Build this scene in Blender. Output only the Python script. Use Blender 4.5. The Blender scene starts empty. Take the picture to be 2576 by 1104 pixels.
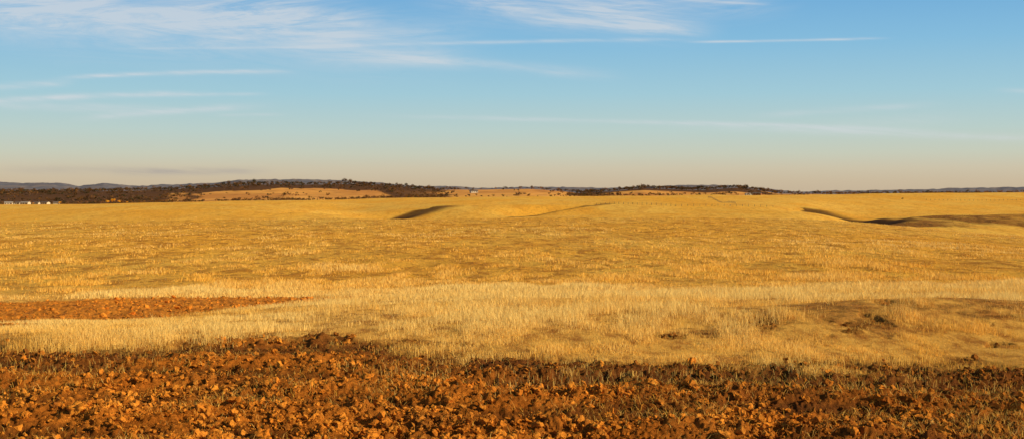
import bpy, bmesh, math, random
import numpy as np
rng=np.random.default_rng(7); random.seed(7)
F=3110.;CX=1288.;HR=487.;EYE=1.7
scene=bpy.context.scene
col=scene.collection

# ---------------------------------------------------------------- noise
def hash2(ix,iy,seed):
    h=(ix.astype(np.int64)*374761393+iy.astype(np.int64)*668265263+seed*974634777)&0xffffffff
    h=((h^(h>>13))*1274126177)&0xffffffff
    h=h^(h>>16)
    return (h&0xffffff)/float(0xffffff)
def vnoise(x,y,seed=0):
    x0=np.floor(x);y0=np.floor(y);fx=x-x0;fy=y-y0
    fx=fx*fx*fx*(fx*(fx*6-15)+10);fy=fy*fy*fy*(fy*(fy*6-15)+10)
    ix=x0.astype(np.int64);iy=y0.astype(np.int64)
    a=hash2(ix,iy,seed);b=hash2(ix+1,iy,seed);c=hash2(ix,iy+1,seed);d=hash2(ix+1,iy+1,seed)
    return ((a*(1-fx)+b*fx)*(1-fy)+(c*(1-fx)+d*fx)*fy)*2-1
def fbm(x,y,octv=4,seed=0,gain=0.5):
    s=0;a=1;t=0
    for i in range(octv):
        ca,sa=math.cos(i*1.1),math.sin(i*1.1)
        s=s+a*vnoise((x*ca-y*sa)*2**i+i*17.3,(x*sa+y*ca)*2**i-i*9.1,seed+i);t+=a;a*=gain
    return s/t
def ridge(x,y,octv,seed,gain=.6):
    s=0;a=1;t=0
    for i in range(octv):
        ca,sa=math.cos(i*1.3+.4),math.sin(i*1.3+.4)
        s=s+a*(1-2*np.abs(vnoise((x*ca-y*sa)*2.1**i+i*7.3,(x*sa+y*ca)*2.1**i,seed+i)));t+=a;a*=gain
    return s/t
def domes(x,y,cell,seed,keep=1.0):
    gx=np.floor(x/cell).astype(np.int64);gy=np.floor(y/cell).astype(np.int64)
    out=np.zeros_like(x)
    for i in(-1,0,1):
        for j in(-1,0,1):
            cx=gx+i;cy=gy+j
            px=(cx+hash2(cx,cy,seed))*cell;py=(cy+hash2(cx,cy,seed+1))*cell
            r=cell*(0.15+0.65*hash2(cx,cy,seed+2)**2)
            q=1-((x-px)**2+(y-py)**2)/r**2
            out=np.maximum(out,np.maximum(q,0)**0.6*r*(0.5+0.6*hash2(cx,cy,seed+3))*(hash2(cx,cy,seed+4)<keep))
    return out
def sstep(a,b,x):
    t=np.clip((x-a)/(b-a),0,1);return t*t*(3-2*t)

# ---------------------------------------------------------------- terrain
TX=np.array([-800,0,400,850,1300,1700,2100,2350,2576,3400.])
T=[(6,None),(15,None),
(20,[812,812,810,785,765,762,758,755,755,755]),
(26,[803,803,796,768,750,748,742,740,738,738]),
(36,[776,774,767,755,742,740,732,730,728,728]),
(46,[754,753,748,748,738,735,726,724,722,722]),
(60,[742,742,738,738,732,730,720,718,716,716]),
(80,[712,712,708,706,702,700,696,694,694,694]),
(110,[672,672,668,665,660,658,657,660,662,662]),
(150,[636,636,632,628,624,622,622,628,632,632]),
(220,[600,600,596,590,585,582,584,596,606,606]),
(300,[577,576,573,566,562,560,564,580,597,599])]
CXS=np.array([-800,0,200,400,600,800,900,1000,1150,1300,1450,1600,1800,2000,2150,2250,2400,2576,3400.])
T=[(d,None if r is None else list(np.interp(CXS,TX,r))) for d,r in T]
A4=np.array([560,558,556,553,551,549,549,548,547,547,547,546,546,549,557,567,580,594,600.])
BB=np.array([548,541,529,526,523,531,545,552,550,545,540,535,531,530,545,542,538,536,536.])
CC=np.array([532,530,524,517,511,524,532,522,512,510,509,506,505,512,529,528,527,526,526.])
DD=np.array([521,519,517,512,506,508,514,508,502,502,504,498,496,498,505,508,511,512,512.])
EE=np.array([514,514,513,509,504,503,500,498,496,494,493,492,491,489,487,486,485,484,482.])
rt=np.array([0]*14+[1,1,1,1,1.])
T+=[(385,list(A4)),(450,list(np.maximum(A4+14,np.array([0]*14+[572,580,590,600,604.])))),(500,list(np.array([568,566,560,556,556,560,566,568,566,562,560,558,556,556,566,568,568,568,568.]))),
(580,list(BB)),(640,list(BB+9+7*rt)),(735,list(CC)),(810,list(CC+8+6*rt)),(960,list(DD)),(1060,list(DD+6+5*rt)),(1350,list(EE)),(1500,list(EE+4)),(1800,list(EE+2)),(3000,[500]*19),(9000,[490]*19)]
LD=np.array([math.log(t[0]) for t in T]);NCX=len(CXS)
E=np.array([[0]*NCX if t[1] is None else [r-(HR+EYE*F/t[0]) for r in t[1]] for t in T],float)
NL,NX=640,300
gl=np.linspace(math.log(6),math.log(9000),NL);gx=np.linspace(-800,3400,NX)
E1=np.array([np.interp(gl,LD,E[:,j]) for j in range(NCX)]).T
E2=np.array([np.interp(gx,CXS,E1[i]) for i in range(NL)])
def blur(A,k,ax):
    for _ in range(2):
        P=np.concatenate([np.repeat(np.take(A,[0],ax),k,ax),A,np.repeat(np.take(A,[-1],ax),k,ax)],ax)
        C=np.cumsum(P,ax);n=A.shape[ax]
        hi=np.take(C,range(2*k,2*k+n),ax);lo=np.take(np.concatenate([np.zeros_like(np.take(C,[0],ax)),C],ax),range(0,n),ax)
        A=(hi-lo)/(2*k+1)
    return A
E2=blur(blur(E2,2,0),3,1)
def polar(x,y):
    r=np.sqrt(x*x+y*y)+1e-9
    th=np.arctan2(x,y);tc=np.clip(th,-0.55,0.55)
    return r,r*np.cos(tc),CX+F*np.tan(tc)
def polydist(x,y,pts):
    best=np.full_like(x,1e9);side=np.zeros_like(x);tt=np.zeros_like(x);L=len(pts)-1
    for i in range(L):
        ax,ay=pts[i];bx,by=pts[i+1];dx,dy=bx-ax,by-ay;l2=dx*dx+dy*dy
        t=np.clip(((x-ax)*dx+(y-ay)*dy)/l2,0,1)
        d=np.hypot(x-ax-t*dx,y-ay-t*dy)
        s=np.sign((x-ax)*dy-(y-ay)*dx)
        m=d<best;best=np.where(m,d,best);side=np.where(m,s,side);tt=np.where(m,(i+t)/L,tt)
    return best,side,tt
def gully(x,y,pts,depth,wl,wr):
    best,side,tt=polydist(x,y,pts)
    w=np.where(side>0,wr,wl)
    return -depth*np.exp(-(best/w)**2)*np.sin(np.pi*np.clip(tt*0.9+0.05,0,1))**0.6
def W(X,d): return ((X-CX)/F*d,d)
G1=[W(780,590),W(845,630),W(915,670),W(985,700),W(1060,732)]
G2=[W(1300,672),W(1345,695),W(1395,712),W(1480,733)]
G3=[W(2120,512),W(2180,528),W(2215,548),W(2190,572),W(2100,640),W(2030,695)]
G4=[W(2200,560),W(2300,585),W(2450,592),W(2700,596)]
GUL=[(G1,4.6,28,13),(G2,4.0,18,9),(G3,3.8,14,9),(G4,2.0,12,8)]
sx=np.array([-20,-8,-5.9,-4.6,-3.9,-3.2,-2.05,-1.23,0,1.6,5.0,20]);sy=np.array([14,14.4,14.2,13.1,13.5,14.3,14.4,13.4,12.7,12.3,12.15,12.0])
def edge_gap(x,y):
    return np.interp(x,sx,sy)+0.9*fbm(x*0.9,y*0.7,5,31,.6)-y
def soil_mask(x,y):
    e=edge_gap(x,y)
    m=sstep(-0.8,0.5,e+0.9*fbm(x*3.5,y*3.5,3,32))*(y>-40)
    n2=fbm(x*0.5,y*0.3,3,77)
    xr=-7.0+(y-20)*0.12+n2*0.9
    top=47-np.clip(-x-12,0,30)*0.9+n2*1.5
    m2=sstep(-0.7,0.7,xr-x+.5*fbm(x*2,y*2,2,78))*sstep(16.2,18,y+n2)*sstep(-1,1,top-y)
    q=((x-4.9)/4.2)**2+((y-15.3)/1.6)**2
    m3=sstep(0.55,1.0,fbm(x*2.2,y*1.5,4,5)*1.7+.1)*0.6*(q<1.1)
    return np.maximum(np.maximum(m,m2),m3)
def fold_shade_mask(x,y):
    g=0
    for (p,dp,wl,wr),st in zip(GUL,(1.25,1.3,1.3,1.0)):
        bd,sd,tt=polydist(x,y,p);g=np.maximum(g,st*np.exp(-(bd/(np.where(sd>0,wr*1.5,wr*.4)))**4)*np.sin(np.pi*tt.clip(.12,.88))**.5)  # shade on the steep gully sides, kept as a colour mask
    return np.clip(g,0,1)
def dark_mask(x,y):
    """brown, thin scrubby ground: near rise and far right bank, plus painted shade of the gully folds"""
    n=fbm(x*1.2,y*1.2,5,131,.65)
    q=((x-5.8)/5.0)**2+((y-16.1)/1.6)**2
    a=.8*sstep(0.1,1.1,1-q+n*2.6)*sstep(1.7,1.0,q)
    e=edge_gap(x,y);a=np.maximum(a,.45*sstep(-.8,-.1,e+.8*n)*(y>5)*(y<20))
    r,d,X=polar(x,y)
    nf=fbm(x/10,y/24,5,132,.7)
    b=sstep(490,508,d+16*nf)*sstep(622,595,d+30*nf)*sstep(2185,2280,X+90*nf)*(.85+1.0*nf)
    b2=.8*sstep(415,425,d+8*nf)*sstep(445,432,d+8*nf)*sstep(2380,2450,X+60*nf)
    return np.clip(np.maximum(np.maximum(a,np.maximum(b,b2)),fold_shade_mask(x,y)),0,1)  # painted gully shade joins the brown ground here
def ground_z(x,y,detail=True):
    x=np.asarray(x,float);y=np.asarray(y,float)
    r,d,X=polar(x,y)
    fl=np.clip((np.log(np.clip(d,6,9000))-gl[0])/(gl[-1]-gl[0])*(NL-1),0,NL-1.001)
    fx=np.clip((X+800)/4200*(NX-1),0,NX-1.001)
    i=fl.astype(int);j=fx.astype(int);a=fl-i;b=fx-j
    e=(E2[i,j]*(1-b)+E2[i,j+1]*b)*(1-a)+(E2[i+1,j]*(1-b)+E2[i+1,j+1]*b)*a
    z=-e*d/F
    k=sstep(60,220,d)
    z=z+k*(1.1*fbm(x/70,y/95,3,3))*(0.7+0.3*sstep(300,700,d))
    z=z+sstep(50,110,d)*sstep(1500,900,d)*(0.30*fbm(x/9,y/16,3,9,.55)+.12*fbm(x/2.5,y/5,2,19))*(1-.6*sstep(400,600,d))
    for p,dp,wl,wr in GUL: z=z+gully(x,y,p,dp,wl,wr)
    z=z+0.06*fbm(x/2.2,y/2.2,3,12)*sstep(150,20,d)
    q=((x-5.6)/3.8)**2+((y-16.8)/1.6)**2
    z=z+0.27*np.exp(-q*1.2)
    return z
def near_rough(x,y,s,low=False):
    o=np.zeros_like(x);m=(np.hypot(x,y)<60)&(s>0.01)&(y>3)
    xx=x[m];yy=y[m]
    wx=xx+0.07*fbm(xx*9,yy*9,3,40);wy=yy+0.07*fbm(xx*9,yy*9,3,41)
    h=0.05*fbm(xx*1.3,yy*2.0,3,21)+0.36*domes(wx,wy,0.17,60,.5)+0.5*domes(wx,wy,0.08,160,.85)+0.022*ridge(wx*6,wy*6,3,61,.7)+0.032*fbm(xx*19,yy*19,3,66,0.9)
    h+=0.05*np.sin(yy*4.2+0.6*xx+3.0*fbm(xx*.6,yy*.6,3,4))
    o[m]=(h-0.055)*s[m]
    return o

def make_mesh(name,V,Fc,smooth=False,attrs=None,colors=None):
    me=bpy.data.meshes.new(name)
    V=np.ascontiguousarray(V,np.float32);Fc=np.ascontiguousarray(Fc,np.int32)
    n=len(Fc);k=Fc.shape[1]
    me.vertices.add(len(V));me.vertices.foreach_set("co",V.ravel())
    me.loops.add(n*k);me.loops.foreach_set("vertex_index",Fc.ravel())
    me.polygons.add(n);me.polygons.foreach_set("loop_start",np.arange(0,n*k,k,dtype=np.int32))
    me.polygons.foreach_set("use_smooth",np.full(n,smooth,dtype=bool))
    me.update(calc_edges=True)
    for nm,v in (attrs or {}).items():
        a=me.attributes.new(nm,'FLOAT','POINT');a.data.foreach_set("value",np.ascontiguousarray(v,np.float32))
    if colors is not None:
        a=me.attributes.new("tint",'FLOAT_COLOR','POINT')
        c=np.ones((len(V),4),np.float32);c[:,:3]=np.clip(colors,0,.97);a.data.foreach_set("color",c.ravel())
    me.validate()
    return me
def add(name,me,mat=None,parent=None,loc=None,label=None,category=None,kind=None,group=None):
    o=bpy.data.objects.new(name,me);col.objects.link(o)
    if mat and me and len(me.materials)==0: me.materials.append(mat)
    if parent: o.parent=parent
    if loc is not None:o.location=loc
    if label:o["label"]=label
    if category:o["category"]=category
    if kind:o["kind"]=kind
    if group:o["group"]=group
    return o

# ---------------------------------------------------------------- materials
class NT:
    def __init__(s,nt): s.nt=nt
    def n(s,t,**k):
        nd=s.nt.nodes.new(t)
        for a,b in k.items(): setattr(nd,a,b)
        return nd
    def l(s,a,b): s.nt.links.new(a,b)
    def m(s,op,a,b=None,c=None,clamp=False):
        nd=s.n('ShaderNodeMath',operation=op,use_clamp=clamp)
        for i,v in enumerate((a,b,c)):
            if v is None: continue
            if isinstance(v,(int,float)): nd.inputs[i].default_value=v
            else: s.l(v,nd.inputs[i])
        return nd.outputs[0]
    def mix(s,f,a,b,bt='MIX'):
        nd=s.n('ShaderNodeMix',data_type='RGBA',blend_type=bt)
        for idx,v in ((0,f),(6,a),(7,b)):
            if isinstance(v,(int,float)): nd.inputs[idx].default_value=v
            elif isinstance(v,tuple): nd.inputs[idx].default_value=(*v,1)
            else: s.l(v,nd.inputs[idx])
        return nd.outputs[2]
    def noise(s,vec,scale,detail=4,rough=0.55,dist=0):
        nd=s.n('ShaderNodeTexNoise');nd.inputs['Scale'].default_value=scale;nd.inputs['Detail'].default_value=detail
        nd.inputs['Roughness'].default_value=rough;nd.inputs['Distortion'].default_value=dist
        if vec is not None: s.l(vec,nd.inputs['Vector'])
        return nd.outputs[0]
    def mr(s,v,a,b,c=0,d=1):
        nd=s.n('ShaderNodeMapRange',interpolation_type='SMOOTHSTEP');nd.inputs[1].default_value=a;nd.inputs[2].default_value=b;nd.inputs[3].default_value=c;nd.inputs[4].default_value=d
        s.l(v,nd.inputs[0]);return nd.outputs[0]
def newmat(name):
    m=bpy.data.materials.new(name);m.use_nodes=True
    t=NT(m.node_tree);b=m.node_tree.nodes['Principled BSDF'];b.inputs['Roughness'].default_value=0.9
    b.inputs['Specular IOR Level'].default_value=0.05
    return m,t,b
def soil_color(t,pos,A,B,kmax):
    a=t.noise(pos,1.6,5,0.65);b=t.noise(pos,18,6,0.72);d=t.noise(pos,0.5,4,0.6)
    c=t.mix(t.mr(a,0.35,0.65),A,B)
    c=t.mix(t.mr(b,0.42,0.66,0,.7),c,tuple(v*.35 for v in A))
    hgt=t.n('ShaderNodeAttribute',attribute_name='hollow_shade').outputs['Fac']
    c=t.mix(hgt,c,(0.07,0.026,0.010))  # low spots coloured dark, standing in for shade in the gaps
    sx_=t.n('ShaderNodeSeparateXYZ');t.l(pos,sx_.inputs[0])
    # darker earth near the unploughed edge and to the right and in drifting patches
    mo=t.n('ShaderNodeAttribute',attribute_name='dark_earth').outputs['Fac']
    k=t.m('ADD',t.m('MULTIPLY',mo,.85),t.m('MULTIPLY_ADD',d,2.6,-1.3))
    k=t.m('MULTIPLY',t.mr(k,-.2,.8,0,kmax),t.mr(sx_.outputs[1],16.0,17.5,1,0.0))
    return t.mix(k,c,(0.12,0.045,0.016))
def dark_earth(x,y):
    e=edge_gap(x,y)
    return np.clip(sstep(2.0,.2,e)*.8+.42*sstep(-2,4,x),0,1.2)
# ground
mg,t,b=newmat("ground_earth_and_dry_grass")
pos=t.n('ShaderNodeNewGeometry').outputs['Position']
sa=t.n('ShaderNodeAttribute',attribute_name='soil').outputs['Fac']
fa=t.n('ShaderNodeAttribute',attribute_name='open').outputs['Fac']
fb=t.n('ShaderNodeAttribute',attribute_name='smooth_far').outputs['Fac']
dka=t.n('ShaderNodeAttribute',attribute_name='scrub_and_shade').outputs['Fac']
fda=t.n('ShaderNodeAttribute',attribute_name='fold_shade').outputs['Fac']
sxy=t.n('ShaderNodeSeparateXYZ');t.l(pos,sxy.inputs[0])
sc=soil_color(t,pos,(0.50,0.160,0.020),(0.74,0.26,0.034),.82)
sc=t.mix(t.mr(sxy.outputs[1],16.0,18.0),sc,t.mix(t.mr(t.noise(pos,4,5,.7),.42,.62),(0.85,0.33,0.045),(0.42,0.15,0.025)))
mp=t.n('ShaderNodeMapping');mp.inputs['Scale'].default_value=(1.0,.4,0.2);mp.inputs['Rotation'].default_value=(0,0,.10);t.l(pos,mp.inputs[0]);pv=mp.outputs[0]
n1=t.noise(pv,0.02,4,0.6);n2=t.noise(pv,0.10,6,0.68,.4);n3=t.noise(pv,0.5,6,0.75,.3);n4=t.noise(pv,3.5,5,0.7)
g=t.mix(t.mr(n1,0.35,0.65),(0.97,0.52,0.065),(0.97,0.62,0.12))
gf=t.mix(t.mr(n2,0.47,0.64,0,0.5),g,(0.76,0.35,0.045))
gf=t.mix(t.mr(n3,0.48,0.63,0,0.5),gf,(0.56,0.24,0.034))
g=t.mix(t.mr(n2,0.47,0.64,0,0.6),g,(0.74,0.33,0.038))
g=t.mix(t.mr(n3,0.46,0.59,0,0.75),g,(0.46,0.19,0.028))
g=t.mix(t.mr(n4,0.49,0.64,0,0.45),g,(0.32,0.13,0.025))
g=t.mix(fb,g,gf)
gn=t.mix(t.mr(n4,0.4,0.65),(0.92,0.54,0.12),(0.48,0.21,0.045))
gc=t.mix(fa,gn,g)
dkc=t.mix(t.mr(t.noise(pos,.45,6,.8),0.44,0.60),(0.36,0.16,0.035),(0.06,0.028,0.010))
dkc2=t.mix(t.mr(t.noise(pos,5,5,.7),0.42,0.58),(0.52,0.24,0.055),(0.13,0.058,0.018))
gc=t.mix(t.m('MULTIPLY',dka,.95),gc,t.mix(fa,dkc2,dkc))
gc=t.mix(t.m('MULTIPLY',fda,.92),gc,(0.06,0.032,0.014))  # gully-side shade painted into the ground as near-black
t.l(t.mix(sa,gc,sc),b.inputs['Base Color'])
bp=t.n('ShaderNodeBump');bp.inputs['Distance'].default_value=0.035;bp.inputs['Strength'].default_value=1
t.l(t.noise(pos,34,6,0.75),bp.inputs['Height'])
bp2=t.n('ShaderNodeBump');bp2.inputs['Distance'].default_value=0.4;t.l(t.m('MULTIPLY',fa,t.mr(fb,0,1,.8,.7)),bp2.inputs['Strength'])
t.l(t.m('ADD',n4,t.m('MULTIPLY',n3,2.0)),bp2.inputs['Height']);t.l(bp.outputs[0],bp2.inputs['Normal'])
t.l(bp2.outputs[0],b.inputs['Normal'])
# clods
mc,t,b=newmat("soil_clod_earth")
pos=t.n('ShaderNodeNewGeometry').outputs['Position']
t.l(soil_color(t,pos,(0.70,0.24,0.028),(0.90,0.37,0.050),.7),b.inputs['Base Color'])
bp=t.n('ShaderNodeBump');bp.inputs['Distance'].default_value=0.014;bp.inputs['Strength'].default_value=1
t.l(t.noise(pos,55,6,0.7),bp.inputs['Height']);t.l(bp.outputs[0],b.inputs['Normal'])
# grass
def tintmat(name,trans):
    m=bpy.data.materials.new(name);m.use_nodes=True;t=NT(m.node_tree);nt=m.node_tree
    nt.nodes.remove(nt.nodes['Principled BSDF'])
    c=t.n('ShaderNodeAttribute',attribute_name='tint').outputs['Color']
    d=t.n('ShaderNodeBsdfDiffuse');tr=t.n('ShaderNodeBsdfTranslucent');t.l(c,d.inputs[0]);t.l(c,tr.inputs[0])
    mx=t.n('ShaderNodeMixShader');mx.inputs[0].default_value=trans;t.l(d.outputs[0],mx.inputs[1]);t.l(tr.outputs[0],mx.inputs[2])
    t.l(mx.outputs[0],nt.nodes['Material Output'].inputs[0]);return m
mgrass=tintmat("dry_grass_straw",0.3)
mleaf=tintmat("tree_foliage",0.15)
# hills
mh,t,b=newmat("hill_pasture")
pos=t.n('ShaderNodeNewGeometry').outputs['Position']
n1=t.noise(pos,0.006,4,0.6);n2=t.noise(pos,0.03,5,0.6)
c=t.mix(t.mr(n1,0.42,0.6),(0.85,0.44,0.11),(0.66,0.30,0.08))
c=t.mix(t.mr(n2,0.50,0.72,0,0.6),c,(0.34,0.15,0.05))
wa=t.n('ShaderNodeAttribute',attribute_name='wooded').outputs['Fac']
c=t.mix(wa,c,(0.13,0.065,0.03))
t.l(c,b.inputs['Base Color'])
mr_,t,b=newmat("distant_ridge_haze_tint")
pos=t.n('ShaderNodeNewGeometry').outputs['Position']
c=t.mix(t.mr(t.noise(pos,0.012,6,0.75),0.4,0.62),(0.15,0.165,0.23),(0.25,0.22,0.24))  # blue-grey distance haze is put into the ridge colour
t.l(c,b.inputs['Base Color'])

# ---------------------------------------------------------------- ground sheet
da=math.radians(24.5)
th=np.concatenate([-np.geomspace(math.pi,da,60)[:-1],np.linspace(-da,da,900),np.geomspace(da,math.pi,60)[1:]])
rr=np.concatenate([np.linspace(0.02,7,30,endpoint=False),np.linspace(7,16.5,520,endpoint=False),np.geomspace(16.5,60,240,endpoint=False),np.geomspace(60,1600,650,endpoint=False),np.geomspace(1600,9000,40)])
R,TH=np.meshgrid(rr,th,indexing='ij')
x=(R*np.sin(TH)).ravel();y=(R*np.cos(TH)).ravel()
s=soil_mask(x,y)*(np.hypot(x,y)<80)
nrz=near_rough(x,y,s)
z=ground_z(x,y)+nrz
nr,nc=R.shape
idx=np.arange(nr*nc).reshape(nr,nc)
Q=np.stack([idx[:-1,:-1],idx[:-1,1:],idx[1:,1:],idx[1:,:-1]],-1).reshape(-1,4)[:,::-1]
rad=np.hypot(x,y);fo=sstep(35,90,rad);fbv=sstep(340,460,rad)
me=make_mesh("ground",np.stack([x,y,z],1),Q,True,{"soil":s,"open":fo,"smooth_far":fbv,"scrub_and_shade":dark_mask(x,y),"fold_shade":fold_shade_mask(x,y),"dark_earth":dark_earth(x,y),"hollow_shade":sstep(-.02,-.08,nrz)*.7*(s>.3)*(rad<17)})
add("ground",me,mg,kind="structure",label="rolling dry grassland with ploughed red soil",category="ground")
def full_z(x,y):
    s=soil_mask(x,y)*(np.hypot(x,y)<80)
    return ground_z(x,y)+near_rough(x,y,s)

# ---------------------------------------------------------------- hills
HC=np.array([(-700,476),(-300,484),(0,482),(200,483),(400,480),(520,474),(600,468),(700,465),(800,467),(900,467),(980,472),(1100,480),(1200,477),(1330,474),(1420,481),(1460,485),(1550,480),(1620,474),(1700,478),(1760,479),(1850,473),(1900,478),(1960,488),(2200,490),(2576,490),(3300,484)],float)
def hill_z(x,y):
    r,d,X=polar(x,y)
    zc=EYE-(np.interp(X,HC[:,0],HC[:,1])-HR)*2300/F
    t=sstep(1560,2300,d)*0.999
    t=np.where(d>2300,1-sstep(2300,3300,d),t)
    base=-17
    z=base+(zc-base)*t**0.8
    z=z+2.8*fbm(x/150,y/150,4,90)*np.clip(t*2,0,1)
    return z
def wooded(X,d):
    """0..1 density of oak cover at a place on the hills"""
    w=np.interp(X,[-700,420,440,490,500,530,925,950,1100,1130,1440,1460,1530,1560,1690,1720,1920,1960,2600],[1,1,.5,.5,.9,.10,.10,.9,.7,.06,.06,.7,.7,.25,.3,.15,.15,.05,.05])
    top=np.interp(X,[-700,480,540,960,1120,1170,1430,1470,1900,1950,2600],[1,1,1,1,.8,.2,.25,.9,.9,.5,.4])
    w=np.where(d>2060,top,w)
    foot=(d<1745)&(X>560)&(X<1130);w=np.where(foot,0.75,w)
    return w
tt_=np.linspace(-0.8,0.8,900);dd_=np.concatenate([np.linspace(1500,2400,130),np.linspace(2420,3300,30)])
D,TT=np.meshgrid(dd_,tt_,indexing='ij');hx=(D*np.sin(TT)).ravel();hy=(D*np.cos(TT)).ravel()
def grid_faces(nr,nc):
    idx=np.arange(nr*nc).reshape(nr,nc)
    return np.stack([idx[:-1,:-1],idx[:-1,1:],idx[1:,1:],idx[1:,:-1]],-1).reshape(-1,4)[:,::-1]
_,hd,hX=polar(hx,hy)
wd=wooded(hX+60*fbm(hx/150,hy/150,3,8),hd+110*fbm(hx/120,hy/120,3,18))
me=make_mesh("hills",np.stack([hx,hy,hill_z(hx,hy)],1),grid_faces(*D.shape),True,{"wooded":sstep(0.3,0.9,wd)})
add("hills",me,mh,kind="structure",label="low golden hills dotted with dark oaks",category="hill")
RC=np.array([(-700,462),(-200,458),(0,456),(60,459),(110,457),(160,460),(200,468),(260,461),(330,469),(450,467),(540,462),(600,454),(750,453),(860,456),(950,461),(1050,469),(1130,471),(1200,474),(1350,471),(1500,473),(1700,466),(1760,465),(1850,469),(1900,474),(2000,482),(2200,479),(2400,476),(2576,472),(3300,470)],float)
dd2=np.concatenate([np.linspace(4200,5600,50),np.linspace(5650,7500,12)])
D,TT=np.meshgrid(dd2,np.linspace(-0.8,0.8,1500),indexing='ij');hx=(D*np.sin(TT)).ravel();hy=(D*np.cos(TT)).ravel()
_,hd,hX=polar(hx,hy)
zc=EYE-(np.interp(hX,RC[:,0],RC[:,1])-HR)*5500/F
t_=np.where(hd<5500,sstep(4200,5500,hd),1-sstep(5500,7500,hd))
hz=-20+(zc+20)*t_+ (9*fbm(hx/260,hy/300,4,70,0.6)+3.5*fbm(hx/25,hy/60,2,71))*t_
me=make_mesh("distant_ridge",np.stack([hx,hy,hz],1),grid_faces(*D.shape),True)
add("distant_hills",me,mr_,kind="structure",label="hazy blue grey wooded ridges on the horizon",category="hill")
def land_z(x,y):
    return np.maximum(ground_z(x,y),np.where(np.hypot(x,y)>1500,hill_z(x,y),-99))

# ---------------------------------------------------------------- clods
def ico(sub):
    bm=bmesh.new();bmesh.ops.create_icosphere(bm,subdivisions=sub,radius=1)
    v=np.array([p.co[:] for p in bm.verts]);f=np.array([[q.index for q in p.verts] for p in bm.faces]);bm.free();return v,f
def clod_shape(sub,rg):
    v,f=ico(sub);v=v.copy()
    for k in range(10):
        n=rg.normal(size=3);n/=np.linalg.norm(n);c=rg.uniform(0.4,0.9);d=v@n;v-=np.maximum(d-c,0)[:,None]*n
    for k,(fr,am) in enumerate([(3,0.15),(6,0.11),(12,0.09),(23,0.06)]):
        for _ in range(3):
            n=rg.normal(size=3)*fr*0.6;v+=v/np.linalg.norm(v,axis=1,keepdims=True)*(am*np.sin(v@n+rg.uniform(0,6)))[:,None]*0.8
    v*=np.array([rg.uniform(.85,1.25),rg.uniform(.75,1.1),rg.uniform(.65,1.0)])
    return v,f
def scatter(templates,px,py,pz,size,rg):
    Vs=[];Fs=[];Ms=[];off=0
    mo=dark_earth(px,py)
    which=rg.integers(0,len(templates),len(px))
    for k,(tv,tf) in enumerate(templates):
        m=np.where(which==k)[0]
        if len(m)==0: continue
        a=rg.uniform(0,6.283,len(m));ca=np.cos(a)[:,None];sa_=np.sin(a)[:,None]
        X=tv[None,:,0]*ca-tv[None,:,1]*sa_;Y=tv[None,:,0]*sa_+tv[None,:,1]*ca;Z=np.repeat(tv[None,:,2],len(m),0)
        P=np.stack([X,Y,Z],-1)*size[m][:,None,None]+np.stack([px[m],py[m],pz[m]],-1)[:,None,:]
        n=len(tv);Fs.append((tf[None]+(np.arange(len(m))*n)[:,None,None]).reshape(-1,3)+off)
        Vs.append(P.reshape(-1,3));off+=n*len(m);Ms.append(np.repeat(mo[m]*.75+rg.normal(0,.25,len(m)),n))
    return np.concatenate(Vs),np.concatenate(Fs),np.concatenate(Ms)
t1=[clod_shape(1,rng) for _ in range(8)];t2=[clod_shape(2,rng) for _ in range(10)];t4=[clod_shape(4,rng) for _ in range(8)]
def region(n,d0,d1,half=0.47):
    d=1/rng.uniform(1/d1,1/d0,n);u=rng.uniform(-half,half,n);return u*d,d
px,py=region(64000,8,17.5)
k=(soil_mask(px,py)>0.5)&(rng.random(len(px))<0.12+0.88*sstep(-0.2,0.4,fbm(px*1.6,py*2.2,3,99)+.25*np.sin(py*4.2+.6*px)));px=px[k];py=py[k]
sz=0.005+0.0075*rng.pareto(2.1,len(px));sz=np.clip(sz,0.005,0.038)
pz=full_z(px,py)+sz*0.45
sm=sz<0.014
V1,F1,M1=scatter(t1,px[sm],py[sm],pz[sm],sz[sm],rng);V2,F2,M2=scatter(t2,px[~sm],py[~sm],pz[~sm],sz[~sm],rng)
qx=rng.uniform(-22,-3,7500);qy=rng.uniform(16,47,7500);k=soil_mask(qx,qy)>0.5;qx=qx[k];qy=qy[k];qs=np.clip(0.015+0.022*rng.pareto(2.5,len(qx)),0.015,0.08)
V3,F3,M3=scatter(t1,qx,qy,full_z(qx,qy)+qs*0.3,qs,rng)
V=np.concatenate([V1,V2,V3]);Fa=np.concatenate([F1,F2+len(V1),F3+len(V1)+len(V2)])
add("soil_clods",make_mesh("soil_clods",V,Fa,False,{"dark_earth":np.concatenate([M1,M2,M3*0])}),mc,kind="stuff",label="crumbly red brown clods of ploughed soil",category="soil")
clod_me=[]
for i,(v,f) in enumerate(t4):
    m=make_mesh("soil_clod",v,f,True);m.materials.append(mc);clod_me.append(m)
def rowd(r): return EYE*F/(r-HR)
spots=[(655,1068,.095),(2385,1098,.09),(515,1030,.055),(1255,1100,.06),(60,1040,.055),(190,1035,.07),(130,1075,.06),(930,1075,.055),(1390,1080,.045),(1820,1085,.07),(1470,1050,.055),(870,865,.06),(700,865,.05),(925,950,.06),(350,960,.055),(1650,1045,.045),(2010,1050,.045),(990,1060,.045),(460,905,.045),(1050,900,.05),(1510,925,.05),(1760,1015,.035),(2200,1075,.045),(2480,930,.05),(1120,985,.045)]
for i in range(50):
    spots.append((random.uniform(20,2560),random.uniform(900,1100),random.uniform(.03,.055)))
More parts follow.
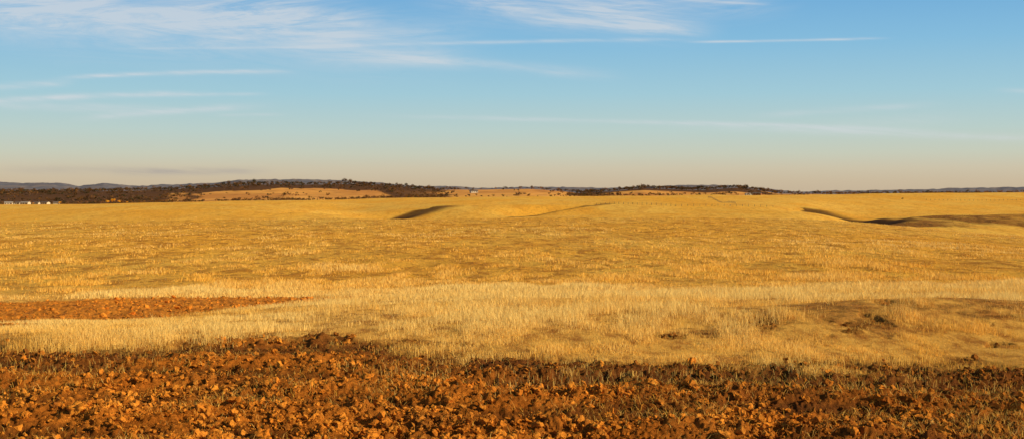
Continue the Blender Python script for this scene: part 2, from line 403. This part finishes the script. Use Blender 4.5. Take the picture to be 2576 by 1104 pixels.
for i,(X,r,sz_) in enumerate(spots):
    d=rowd(r);X0=(X-CX)/F*d
    zz=float(full_z(np.array([X0]),np.array([d]))[0])
    o=add("soil_clod",clod_me[i%8],mc,loc=(X0,d,zz+sz_*0.35),label="rough lump of red soil on ploughed ground",category="soil clod",group="large clods on the ploughed soil")
    o.scale=(sz_,sz_,sz_);o.rotation_euler=(random.uniform(-.4,.4),random.uniform(-.4,.4),random.uniform(0,6.28))

# ---------------------------------------------------------------- blades
def blades(x,y,z,h,w,lean,colr,rg):
    n=len(x);a=rg.uniform(0,2*np.pi,n);la=rg.uniform(0,2*np.pi,n)
    wx=np.cos(a)*w*0.5;wy=np.sin(a)*w*0.5
    lx=np.cos(la)*lean*h;ly=np.sin(la)*lean*h
    P=np.zeros((n,5,3))
    P[:,0]=np.stack([x-wx,y-wy,z-0.02],1);P[:,1]=np.stack([x+wx,y+wy,z-0.02],1)
    mx=x+lx*.35;my=y+ly*.35;mz=z+h*.6*np.sqrt(np.clip(1-lean**2*0.5,0.05,1))
    P[:,2]=np.stack([mx-wx*.8,my-wy*.8,mz],1);P[:,3]=np.stack([mx+wx*.8,my+wy*.8,mz],1)
    P[:,4]=np.stack([x+lx,y+ly,z+h*np.sqrt(np.clip(1-lean**2*0.5,0.05,1))],1)
    f=np.array([[0,1,3],[0,3,2],[2,3,4]])
    return P.reshape(-1,3),(f[None]+(np.arange(n)*5)[:,None,None]).reshape(-1,3),np.repeat(colr,5,0)
PALE=np.array([.97,.74,.28]);GOLD=np.array([.97,.58,.095]);BRN=np.array([.58,.26,.045]);GRN=np.array([.16,.17,.05])
def pal(p,b_):
    p=np.clip(p,0,1.15)[:,None];b_=np.clip(b_,0,1)[:,None]
    return (GOLD*(1-p)+PALE*p)*(1-b_)+BRN*b_
# near grass
px,py=region(580000,10.6,52)
s_=soil_mask(px,py);dk=dark_mask(px,py)
den=np.clip(1-s_*1.0,0.018*(py<16),1)
clump=fbm(px*2.6,py*1.4,4,200);big=fbm(px*.45,py*.22,4,201,.6)
den*=0.18+0.82*sstep(-0.25,0.3,clump+.7*big)
k=rng.random(len(px))<den;px=px[k];py=py[k];clump=clump[k];big=big[k];dk=dk[k];s_=s_[k]
u_=px/py
band=sstep(13.5,16.5,py)*sstep(-0.33,-0.17,u_)+0.5*sstep(12.5,14,py)*sstep(-.1,-.25,u_)*sstep(16.5,15.3,py)
h=(0.045+0.07*band)*(0.8+1.1*clump+.7*big)*rng.uniform(.4,1.35,len(px))
h=np.where((u_<-.15)&(py>15),np.minimum(h,.06+.3*np.clip(u_+.33,0,.2)),h);h=np.clip(h,.02,.3)
tl=rng.random(len(px))<0.010;h=np.where(tl&(s_<.5)&(u_>-.3),h*2+.03,h)
gold_t=(rng.random(len(px))<.6)
strip=np.sin(py*.55+1.1*px/py*6+2*fbm(px*.1,py*.1,2,250))
pale=0.25+0.6*band+0.35*clump+.6*big+.25*strip+rng.normal(0,.2,len(px));brn=0.02-.15*band+0.8*dk*(~gold_t)-0.6*clump-.6*big-.15*strip+rng.normal(0,.2,len(px))
w=np.maximum(0.0032,0.00026*py)*rng.uniform(.6,1.4,len(px))
V,Fa,C=blades(px,py,ground_z(px,py),h,w,np.abs(rng.normal(0.5,.45,len(px))).clip(0,1.25),pal(pale,brn),rng)
add("dry_grass",make_mesh("dry_grass",V,Fa,False,colors=C),mgrass,kind="stuff",label="tall pale dry grass along the ploughed soil",category="grass")
# field grass
px,py=region(440000,46,1000)
c1=fbm(px/7,py/20,4,210,.6);c2=fbm(px/1.6,py/5,3,220);c3=fbm(px/45,py/80,3,230);dk=dark_mask(px,py);fd=fold_shade_mask(px,py)
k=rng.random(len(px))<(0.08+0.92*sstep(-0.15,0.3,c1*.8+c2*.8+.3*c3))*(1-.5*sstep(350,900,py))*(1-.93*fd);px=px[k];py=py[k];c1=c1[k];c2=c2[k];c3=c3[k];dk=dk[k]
h=(0.15+0.22*c1+.25*c2)*rng.uniform(.5,1.3,len(px));h=np.clip(h,.03,1);w=np.maximum(0.018,0.0004*py)*rng.uniform(.6,1.5,len(px))
ed=sstep(75,50,py);dt=rng.random(len(px))<.18
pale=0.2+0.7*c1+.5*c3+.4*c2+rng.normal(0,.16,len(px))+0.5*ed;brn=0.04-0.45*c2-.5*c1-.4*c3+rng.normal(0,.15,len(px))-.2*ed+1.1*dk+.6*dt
cl=pal(pale,brn);gt=(rng.random(len(px))<.22);cl=cl*(1-.75*(dk*(py>300)*(~gt))[:,None])  # far blades darkened along with brown ground and painted gully shade
V,Fa,C=blades(px,py,ground_z(px,py),h,w,np.abs(rng.normal(0.4,.35,len(px))).clip(0,1.1),cl,rng)
add("field_grass",make_mesh("field_grass",V,Fa,False,colors=C),mgrass,kind="stuff",label="golden dry pasture grass covering rolling field",category="grass")
# straw litter and weeds on the soil
px,py=region(46000,8,15.5)
k=(soil_mask(px,py)>.3)&(rng.random(len(px))<0.10+0.9*sstep(-.2,.35,fbm(px*.9,py*1.5,3,300)+.35*(px/py)+.25*dark_earth(px,py)));px=px[k];py=py[k];n=len(px)
h=rng.uniform(.02,.09,n);lean=rng.uniform(.95,1.38,n);cc=pal(rng.uniform(-.2,.9,n),rng.uniform(-.2,1.0,n))
gm=(rng.random(n)<0.45)&(fbm(px*1.1,py*1.1,2,310)>0.05);cc[gm]=GRN*rng.uniform(.5,1.6,(gm.sum(),1));h[gm]*=.6
V,Fa,C=blades(px,py,full_z(px,py)+0.012,h,np.full(n,.0038),lean,cc,rng)
add("straw_litter",make_mesh("straw_litter",V,Fa,False,colors=C),mgrass,kind="stuff",label="broken straw and weeds among the clods",category="straw")

# ---------------------------------------------------------------- trees
def crown(rg,nl,nleaf,leaf,rx,rz,zc,base,var):
    L=rg.normal(size=(nl,3));L/=np.linalg.norm(L,axis=1,keepdims=True);L*=rg.uniform(.35,.85,(nl,1));L[:,2]=L[:,2]*.7+.05
    lr=rg.uniform(.28,.5,nl);li=rg.integers(0,nl,nleaf)
    d=rg.normal(size=(nleaf,3));d/=np.linalg.norm(d,axis=1,keepdims=True)
    p=L[li]+d*lr[li][:,None]*rg.uniform(.6,1.05,(nleaf,1))
    p=p*np.array([rx,rx,rz])+np.array([0,0,zc])
    t1_=rg.normal(size=(nleaf,3));t1_/=np.linalg.norm(t1_,axis=1,keepdims=True);t2_=np.cross(t1_,d);s=leaf*rg.uniform(.6,1.4,(nleaf,1))
    V=np.stack([p-t1_*s,p+t1_*s*.7+t2_*s*.3,p+t2_*s*1.1],1).reshape(-1,3)
    lobe=rg.uniform(.6,1.4,nl)[li]
    c=np.repeat(np.array(base)[None]*(lobe*rg.uniform(1-var,1+var,nleaf))[:,None],3,0)
    return V,np.arange(len(V)).reshape(-1,3),c
def limb(p0,p1,r0,r1,n=6):
    p0=np.array(p0,float);p1=np.array(p1,float);d=p1-p0;d/=np.linalg.norm(d)
    a=np.cross(d,[0.3,1,0.2]);a/=np.linalg.norm(a);b=np.cross(d,a)
    an=np.arange(n)*2*np.pi/n;ring=np.cos(an)[:,None]*a+np.sin(an)[:,None]*b
    V=np.concatenate([p0+ring*r0,p1+ring*r1]);Fq=[[i,(i+1)%n,(i+1)%n+n,i+n] for i in range(n)]
    return V,np.array(Fq)
mb,t,b=newmat("tree_bark")
t.l(t.mix(t.noise(t.n('ShaderNodeNewGeometry').outputs['Position'],3,4),(0.07,0.045,0.03),(0.14,0.10,0.07)),b.inputs['Base Color'])
def trunk_mesh(rg,H):
    Vs=[];Fs=[];o=0
    segs=[((0,0,-.5),(0.1,0,H*.3),.32,.24),((.1,0,H*.3),(.3,.1,H*.55),.24,.15)]
    for k in range(5):
        a=rg.uniform(0,6.28);segs.append(((.1,0,H*rg.uniform(.25,.4)),(math.cos(a)*H*.25,math.sin(a)*H*.25,H*rg.uniform(.55,.8)),.14,.04))
    for s in segs:
        v,f=limb(*s);Vs.append(v);Fs.append(f+o);o+=len(v)
    return make_mesh("trunk",np.concatenate(Vs),np.concatenate(Fs),True)
OAK=(.16,.08,.03);GREY=(.17,.10,.06);AUT=(.9,.42,.04);DARK=(.075,.06,.03)
kinds=[]
for i in range(8):
    H=rng.uniform(8,11);base=[OAK,GREY,DARK,OAK,GREY,DARK,OAK,AUT][i]
    v,f,c=crown(rng,11,420,.55,H*rng.uniform(.42,.55),H*.36,H*.62,base,.4)
    cm=make_mesh("crown",v,f,False,colors=c);cm.materials.append(mleaf)
    tm=trunk_mesh(rng,H);tm.materials.append(mb);kinds.append((tm,cm,H))
def place_tree(X,d,k,sc,label,group):
    x0=(X-CX)/F*d;y0=d
    z0=float(land_z(np.array([x0]),np.array([y0]))[0])
    e=bpy.data.objects.new("oak_tree",None);col.objects.link(e);e.location=(x0,y0,z0);e.scale=(sc,sc,sc);e.rotation_euler=(0,0,random.uniform(0,6.28))
    e["label"]=label;e["category"]="tree";e["group"]=group;e.empty_display_size=1
    add("trunk",kinds[k][0],parent=e);add("crown",kinds[k][1],parent=e)
for i in range(150):   # on the crest of the hills
    X=random.choice([random.uniform(500,1150)]*5+[random.uniform(1450,1930)]*4+[random.uniform(0,500)]*1)
    place_tree(X,random.uniform(2180,2310),random.randrange(7),random.uniform(.35,.95),"dark oak standing on a hill crest","oaks on the hills")
for i in range(80):    # line at hill foot and isolated
    X=random.choice([random.uniform(-20,520),random.uniform(540,1150),random.uniform(1150,1950),random.uniform(1950,2560)])
    d=random.uniform(1480,1700) if X<1150 else random.uniform(1390,2000)
    place_tree(X,d,random.randrange(7),random.uniform(.22,.5),"dark oak beside the edge of the pasture","oaks at the pasture edge")
for X,d,sc in((285,1440,.9),(270,1445,.65),(300,1440,.6),(150,1450,.5),(320,1450,.4),(84,1450,.35)):
    place_tree(X,d,7,sc,"orange autumn tree near white farmhouses","autumn trees by the houses")
for X,d,sc in((515,2300,1.0),(575,2310,1.2),(640,2310,1.15),(868,2280,1.3),(882,2280,1.3),(1337,2250,.75),(1545,2250,.85),(2110,1400,.3),(2290,1400,.3),(2135,1400,.25),(1395,1500,.35)):
    place_tree(X,d,random.randrange(7),sc,"broad dark oak rising above the others","oaks on the hills")
# woodland mass
tw=[];
for i in range(10):
    H=rng.uniform(7,11);v,f,c=crown(rng,6,90,.95,H*.5,H*.36,H*.55,[OAK,GREY,DARK][i%3],.4);tw.append((v,f,c))
N=34000
X=rng.uniform(-250,2750,N);d=rng.uniform(1500,2420,N);xx=(X-CX)/F*d
w_=wooded(X+60*fbm(xx/150,d/150,3,8),d+110*fbm(xx/120,d/120,3,18))
clm=0.1+0.9*sstep(-.3,.2,fbm(xx/35,d/60,3,400))
k=rng.random(N)<w_*clm*0.42
xx=xx[k];dd=d[k];zz=land_z(xx,dd);ss=rng.uniform(.3,.9,len(xx))*np.where(dd<1750,.7,1)
which=rng.integers(0,len(tw),len(xx));Vs=[];Fs=[];Cs=[];o=0
for q,(tv,tf,tc) in enumerate(tw):
    m=np.where(which==q)[0];a=rng.uniform(0,6.28,len(m));ca=np.cos(a)[:,None];sa_=np.sin(a)[:,None]
    P=np.stack([tv[None,:,0]*ca-tv[None,:,1]*sa_,tv[None,:,0]*sa_+tv[None,:,1]*ca,np.repeat(tv[None,:,2],len(m),0)],-1)*ss[m][:,None,None]+np.stack([xx[m],dd[m],zz[m]],-1)[:,None,:]
    Vs.append(P.reshape(-1,3));Fs.append((tf[None]+(np.arange(len(m))*len(tv))[:,None,None]).reshape(-1,3)+o);o+=len(tv)*len(m)
    Cs.append((tc[None]*rng.uniform(.6,1.5,(len(m),1,1))).reshape(-1,3))
add("woodland",make_mesh("woodland",np.concatenate(Vs),np.concatenate(Fs),False,colors=np.concatenate(Cs)),mleaf,kind="stuff",label="dark leafless oak woodland covering the hills",category="woodland")

# ---------------------------------------------------------------- houses
def flat(name,c,r=.8):
    m,t,b=newmat(name);p=t.n('ShaderNodeNewGeometry').outputs['Position']
    t.l(t.mix(t.noise(p,1.5,4),tuple(v*.9 for v in c),tuple(min(1,v*1.05) for v in c)),b.inputs['Base Color']);b.inputs['Roughness'].default_value=r;return m
mwall=flat("white_paint",(.6,.56,.48));mroofd=flat("dark_roof",(.16,.13,.12));mroofl=flat("pale_roof",(.35,.32,.3));mwin=flat("window_glass",(.04,.05,.06),.2);mdoor=flat("door_wood",(.2,.1,.05));mbrown=flat("brown_barn_wood",(.30,.14,.08))
def boxm(name,a,b_):
    (x0,y0,z0),(x1,y1,z1)=a,b_
    V=[(x0,y0,z0),(x1,y0,z0),(x1,y1,z0),(x0,y1,z0),(x0,y0,z1),(x1,y0,z1),(x1,y1,z1),(x0,y1,z1)]
    me=bpy.data.meshes.new(name);me.from_pydata(V,[],[(0,3,2,1),(4,5,6,7),(0,1,5,4),(1,2,6,5),(2,3,7,6),(3,0,4,7)]);return me
def house(X,d,L,Wd,H,roofm,wallm,label):
    x0=(X-CX)/F*d;z0=float(land_z(np.array([x0]),np.array([d]))[0])
    e=add("farmhouse" if wallm is mwall else "barn",None,loc=(x0,d,z0),label=label,category="house" if wallm is mwall else "barn")
    e.rotation_euler=(0,0,random.uniform(-.4,.4));g=H*.5
    me=bpy.data.meshes.new("wall");l=L/2;w=Wd/2
    V=[(-l,-w,-1),(l,-w,-1),(l,w,-1),(-l,w,-1),(-l,-w,H),(l,-w,H),(l,w,H),(-l,w,H),(-l,0,H+g),(l,0,H+g)]
    me.from_pydata(V,[],[(0,1,5,4),(2,3,7,6),(1,2,6,9,5),(3,0,4,8,7),(0,3,2,1)]);add("wall",me,wallm,e)
    me=bpy.data.meshes.new("roof");v=.5;s=g/w
    V=[(-l-v,-w-v,H-v*s+.05),(l+v,-w-v,H-v*s+.05),(l+v,0,H+g+.05),(-l-v,0,H+g+.05),(-l-v,w+v,H-v*s+.05),(l+v,w+v,H-v*s+.05)]
    V+=[(a,b,c+.25) for a,b,c in V]
    me.from_pydata(V,[],[(6,7,8,9),(9,8,11,10),(0,3,2,1),(3,4,5,2),(0,1,7,6),(4,10,11,5),(0,6,9,3),(3,9,10,4),(1,2,8,7),(2,5,11,8)]);add("roof",me,roofm,e)
    for i in range(3):
        cx=-l*.7+i*l*.62;add("window",boxm("window",(cx-.6,-w-.06,1.1),(cx+.6,-w+.02,2.3)),mwin,e)
    add("door",boxm("door",(l*.75-.5,-w-.06,0),(l*.75+.5,-w+.02,2.1)),mdoor,e)
for X,d,L in((22,1500,9),(42,1510,7),(64,1495,11),(92,1510,7),(114,1500,10),(142,1510,7)):
    house(X,d,L,6,2.6,random.choice([mroofd,mroofl]),mwall,"white farmhouse with gabled roof among dark trees")
house(1192,2050,12,8,3.0,mroofd,mwall,"white farmhouse alone on a golden hillside")
house(1640,2240,16,9,2.8,mroofd,mwall,"long white house on the hill crest")
house(1772,2230,10,8,2.8,mroofd,mwall,"white house on a brown hill slope")
house(1885,1900,12,7,2.6,mroofl,mwall,"long low white house below the hill")
house(1905,1880,12,8,3.0,mroofd,mbrown,"brown barn below the hill")
# ---------------------------------------------------------------- fences
mpost=flat("weathered_post",(.20,.14,.10));mwire=flat("fence_wire",(.25,.22,.2),.5)
def fence(pts,step,label,hgt=1.35):
    P=[]
    for (xa,ya),(xb,yb) in zip(pts[:-1],pts[1:]):
        L=math.hypot(xb-xa,yb-ya);k=max(1,int(L/step))
        for i in range(k): P.append((xa+(xb-xa)*i/k,ya+(yb-ya)*i/k))
    P=P[:100];P=np.array(P);Z=ground_z(P[:,0],P[:,1])
    e=add("fence",None,loc=(P[0,0],P[0,1],Z[0]),label=label,category="fence")
    v,f=limb((0,0,-.4),(0.02,0,hgt),.12,.09,6)
    me=bpy.data.meshes.new("post");me.from_pydata([tuple(a) for a in v],[],[tuple(a) for a in f]+[(6,7,8,9,10,11)]);me.materials.append(mpost)
    for (a,b_),z_ in zip(P,Z):
        o=add("post",me,parent=e,loc=(a-P[0,0],b_-P[0,1],z_-Z[0]));o.scale=(1,1,random.uniform(.85,1.15));o.rotation_euler=(random.uniform(-.06,.06),random.uniform(-.06,.06),0)
    Vs=[];Fs=[];o_=0
    for hh in(.45,.8,1.15):
        for i in range(len(P)-1):
            v,f=limb((P[i,0]-P[0,0],P[i,1]-P[0,1],Z[i]-Z[0]+hh),(P[i+1,0]-P[0,0],P[i+1,1]-P[0,1],Z[i+1]-Z[0]+hh),.012,.012,3);Vs.append(v);Fs.append(f+o_);o_+=len(v)
    add("wire",make_mesh("wire",np.concatenate(Vs),np.concatenate(Fs)),mwire,e)
fence([W(1500,735),W(1700,700),W(1960,690)],3.2,"wire fence with weathered posts crossing pasture",1.3)
fence([W(2330,1180),W(2600,1180)],4,"wire fence with dark posts on the skyline",1.5)
fence([W(1850,720),W(1780,1000)],7,"thin wire fence climbing the golden slope",1.2)
# ---------------------------------------------------------------- cow
mcow=flat("black_cowhide",(.02,.018,.016),.6)
def cow(X,d,rot):
    J=[(0,0,1.15,.34),(.55,0,1.18,.33),(-.55,0,1.2,.30),(.95,0,1.3,.18),(1.25,0,1.2,.15),(1.55,0,1.0,.09),(-.8,0,1.15,.1),(-.9,0,.6,.04)]
    Ed=[(0,1),(0,2),(1,3),(3,4),(4,5),(2,6),(6,7)]
    for sx_,at,kk in((.55,1,.02),(-.6,2,-.08)):
        for yy in(-.2,.2):
            b0=len(J);J+= [(sx_,yy,.85,.14),(sx_+kk,yy,.45,.07),(sx_,yy,.04,.06)];Ed+=[(at,b0),(b0,b0+1),(b0+1,b0+2)]
    for yy in(-.2,.2): b0=len(J);J+=[(1.2,yy,1.32,.04)];Ed+=[(4,b0)]
    me=bpy.data.meshes.new("cow");me.from_pydata([j[:3] for j in J],Ed,[])
    x0=(X-CX)/F*d;z0=float(ground_z(np.array([x0]),np.array([d]))[0])
    o=add("cow",me,mcow,loc=(x0,d,z0),label="black cow standing in the dry pasture",category="cow")
    o.rotation_euler=(0,0,rot)
    md=o.modifiers.new("s",'SKIN')
    for i,j in enumerate(J): me.skin_vertices[0].data[i].radius=(j[3],j[3])
    me.skin_vertices[0].data[0].use_root=True
    o.modifiers.new("u",'SUBSURF').levels=1
cow(2270,1200,.3)

# ---------------------------------------------------------------- camera, sun, sky
cam=bpy.data.cameras.new("camera");co=bpy.data.objects.new("camera",cam);col.objects.link(co);scene.camera=co
cam.sensor_width=36;cam.lens=36*F/2576;cam.clip_start=.1;cam.clip_end=20000
co.location=(0,0,EYE);co.rotation_euler=(math.pi/2-math.atan(65/F),0,0)
SAZ=math.radians(112);SEL=math.radians(25)
sl=bpy.data.lights.new("sun",'SUN');so=bpy.data.objects.new("sun",sl);col.objects.link(so)
sl.energy=5;sl.angle=math.radians(.5);sl.color=(1,.77,.44)
from mathutils import Vector
sv=Vector((math.sin(SAZ)*math.cos(SEL),math.cos(SAZ)*math.cos(SEL),math.sin(SEL)))
so.rotation_euler=sv.to_track_quat('Z','Y').to_euler()
w=bpy.data.worlds.new("World");scene.world=w;w.use_nodes=True
t=NT(w.node_tree);bg=w.node_tree.nodes['Background'];bg.inputs[1].default_value=.1
sky=t.n('ShaderNodeTexSky',sky_type='NISHITA');sky.sun_disc=False;sky.sun_elevation=SEL;sky.sun_rotation=SAZ
tc=t.n('ShaderNodeTexCoord').outputs['Generated'];sp=t.n('ShaderNodeSeparateXYZ');t.l(tc,sp.inputs[0])
yc=t.m('MAXIMUM',sp.outputs[1],.08)
U=t.m('DIVIDE',sp.outputs[0],yc);Vv=t.m('DIVIDE',sp.outputs[2],yc)
hor=t.m('SQRT',t.m('SUBTRACT',1.0,t.m('MULTIPLY',sp.outputs[2],sp.outputs[2])))
el=t.m('DIVIDE',sp.outputs[2],t.m('MAXIMUM',hor,.02))
cr=t.n('ShaderNodeValToRGB');t.l(t.m('DIVIDE',el,.4,clamp=True),cr.inputs[0])
def lin(c): return tuple(((v/255+.055)/1.055)**2.4 if v/255>.04045 else v/255/12.92 for v in c)+(1,)
R_=[(0,(199,180,153)),(.010,(204,187,159)),(.020,(206,196,171)),(.032,(200,205,187)),(.05,(187,208,203)),(.08,(162,203,217)),(.12,(134,189,222)),(.157,(114,174,219)),(.2,(98,158,208)),(.4,(40,75,120))]
els=cr.color_ramp.elements
els[0].position=0;els[0].color=lin(R_[0][1]);els[1].position=1;els[1].color=lin(R_[-1][1])
for p,c in R_[1:-1]:
    e=els.new(p/.4);e.color=lin(c)
ten=t.n('ShaderNodeVectorMath',operation='SCALE');t.l(cr.outputs[0],ten.inputs[0]);ten.inputs['Scale'].default_value=10
nis=t.mix(1.0,sky.outputs[0],(.66,.53,.40),'MULTIPLY')
base=t.mix(t.mr(el,.17,.45,.97,.15),nis,ten.outputs[0])
# clouds
cv=t.n('ShaderNodeCombineXYZ');t.l(U,cv.inputs[0]);t.l(t.m('ADD',Vv,t.m('MULTIPLY',U,.10)),cv.inputs[1])
cv2=t.n('ShaderNodeCombineXYZ');t.l(U,cv2.inputs[0]);t.l(t.m('SUBTRACT',Vv,t.m('MULTIPLY',U,.10)),cv2.inputs[1])
def cn(sx_,sy_,det,ro,dist=0,src=cv):
    mp=t.n('ShaderNodeMapping');mp.inputs['Scale'].default_value=(sx_,sy_,1);t.l(src.outputs[0],mp.inputs[0]);return t.noise(mp.outputs[0],1,det,ro,dist)
nw=cn(7,56,10,.70,1.6);nx=cn(10,95,10,.70,1.2,cv2);nf=cn(22,260,5,.6,.3);nb=cn(3,14,4,.5);npz=cn(6,16,3,.5);nq=cn(12,60,4,.6,.5)
Vw=t.m('ADD',Vv,t.m('MULTIPLY',t.m('SUBTRACT',nb,.5),.014))
Vk=t.m('ADD',Vv,t.m('MULTIPLY',t.m('SUBTRACT',npz,.5),.003))
def streak(x0,r0,x1,r1,wpx,s,c=0,soft=.35,wisp=None,V_=None):
    u0=(x0-CX)/F;u1=(x1-CX)/F;v0=(HR-r0)/F;v1=(HR-r1)/F
    tt=t.m('DIVIDE',t.m('SUBTRACT',U,u0),u1-u0)
    win=t.m('MULTIPLY',t.mr(tt,0,soft),t.mr(tt,1,1-soft))
    vc=t.m('MULTIPLY_ADD',tt,v1-v0,v0)
    if c: vc=t.m('ADD',vc,t.m('MULTIPLY',t.m('MULTIPLY',tt,t.m('SUBTRACT',1.0,tt)),4*c/F))
    q=t.m('DIVIDE',t.m('SUBTRACT',V_ or Vk,vc),wpx/F);g=t.m('POWER',2.718,t.m('MULTIPLY',t.m('MULTIPLY',q,q),-1))
    o=t.m('MULTIPLY',t.m('MULTIPLY',g,win),s)
    o=t.m('MULTIPLY',o,wisp)
    return o
w2=t.mr(nf,.25,.65,.4,1);w3=t.m('MULTIPLY',w2,t.mr(nq,.32,.62,.5,1.1))
wx_=t.m('MULTIPLY',t.mr(nx,.3,.72),t.mr(npz,.3,.6,.35,1.1))
ww=t.m('MULTIPLY',t.mr(nw,.26,.72,.12,1.0),t.mr(npz,.3,.65,.65,1))
S=[streak(-300,25,1250,130,68,.74,0,.3,ww,Vw),streak(-500,0,1000,40,60,.6,0,.3,wx_,Vw),streak(300,60,1300,90,44,.5,10,.4,wx_,Vw),
 streak(620,118,1300,152,22,.5,-8,.4,ww,Vw),streak(850,146,1620,195,13,.40,6,.35,w3,Vw),
 streak(1000,-30,1850,70,46,.95,0,.3,t.m('MULTIPLY',t.mr(nw,.25,.7,.15,1),w2),Vw),streak(1250,42,1820,92,11,.55,0,.35,w3,Vw),streak(1400,10,2050,5,36,.55,0,.4,wx_,Vw),
 streak(640,124,1800,101,4.5,.38,4,.2,w3),streak(1700,108,2260,98,3,.6,0,.2,w3),streak(250,124,900,122,3,.2,0,.2,w2),
 streak(120,200,780,184,5.5,.68,7,.25,w3),streak(-80,226,210,208,9,.42,0,.3,w3),
 streak(-350,278,560,235,7,.68,8,.2,w3),streak(350,240,700,237,4.5,.45,0,.3,w3),streak(-100,262,480,278,10,.38,0,.3,w3),streak(150,304,720,264,8,.55,4,.3,w3),streak(520,290,740,288,4,.3,0,.4,w2),
 streak(850,291,2450,332,5.5,.38,3,.3,w3),streak(1600,312,2800,356,10,.40,0,.3,w3),streak(1850,298,2400,258,8,.28,0,.3,w3),streak(2480,225,2800,242,6,.3,0,.3,w2),streak(2000,320,2500,290,18,.14,0,.4,w3),streak(1700,3,1950,14,3,.4,0,.3,w2)]
acc=S[0]
for q in S[1:]: acc=t.m('ADD',acc,q)
acc=t.m('MINIMUM',acc,.70);acc=t.m('MULTIPLY',acc,t.mr(sp.outputs[1],.1,.4))
cc=t.n('ShaderNodeRGB');cc.outputs[0].default_value=(6.6,6.9,7.2,1)
base=t.mix(acc,base,cc.outputs[0])
dk=t.m('ADD',streak(240,436,720,430,9,.8,0,.4,w3),streak(-60,425,480,430,10,.35,0,.4,w3))
dc=t.n('ShaderNodeRGB');dc.outputs[0].default_value=(4.1,3.7,3.4,1)
base=t.mix(dk,base,dc.outputs[0])
t.l(base,bg.inputs[0])
scene.view_settings.view_transform='Standard';scene.view_settings.look='None';scene.view_settings.exposure=0
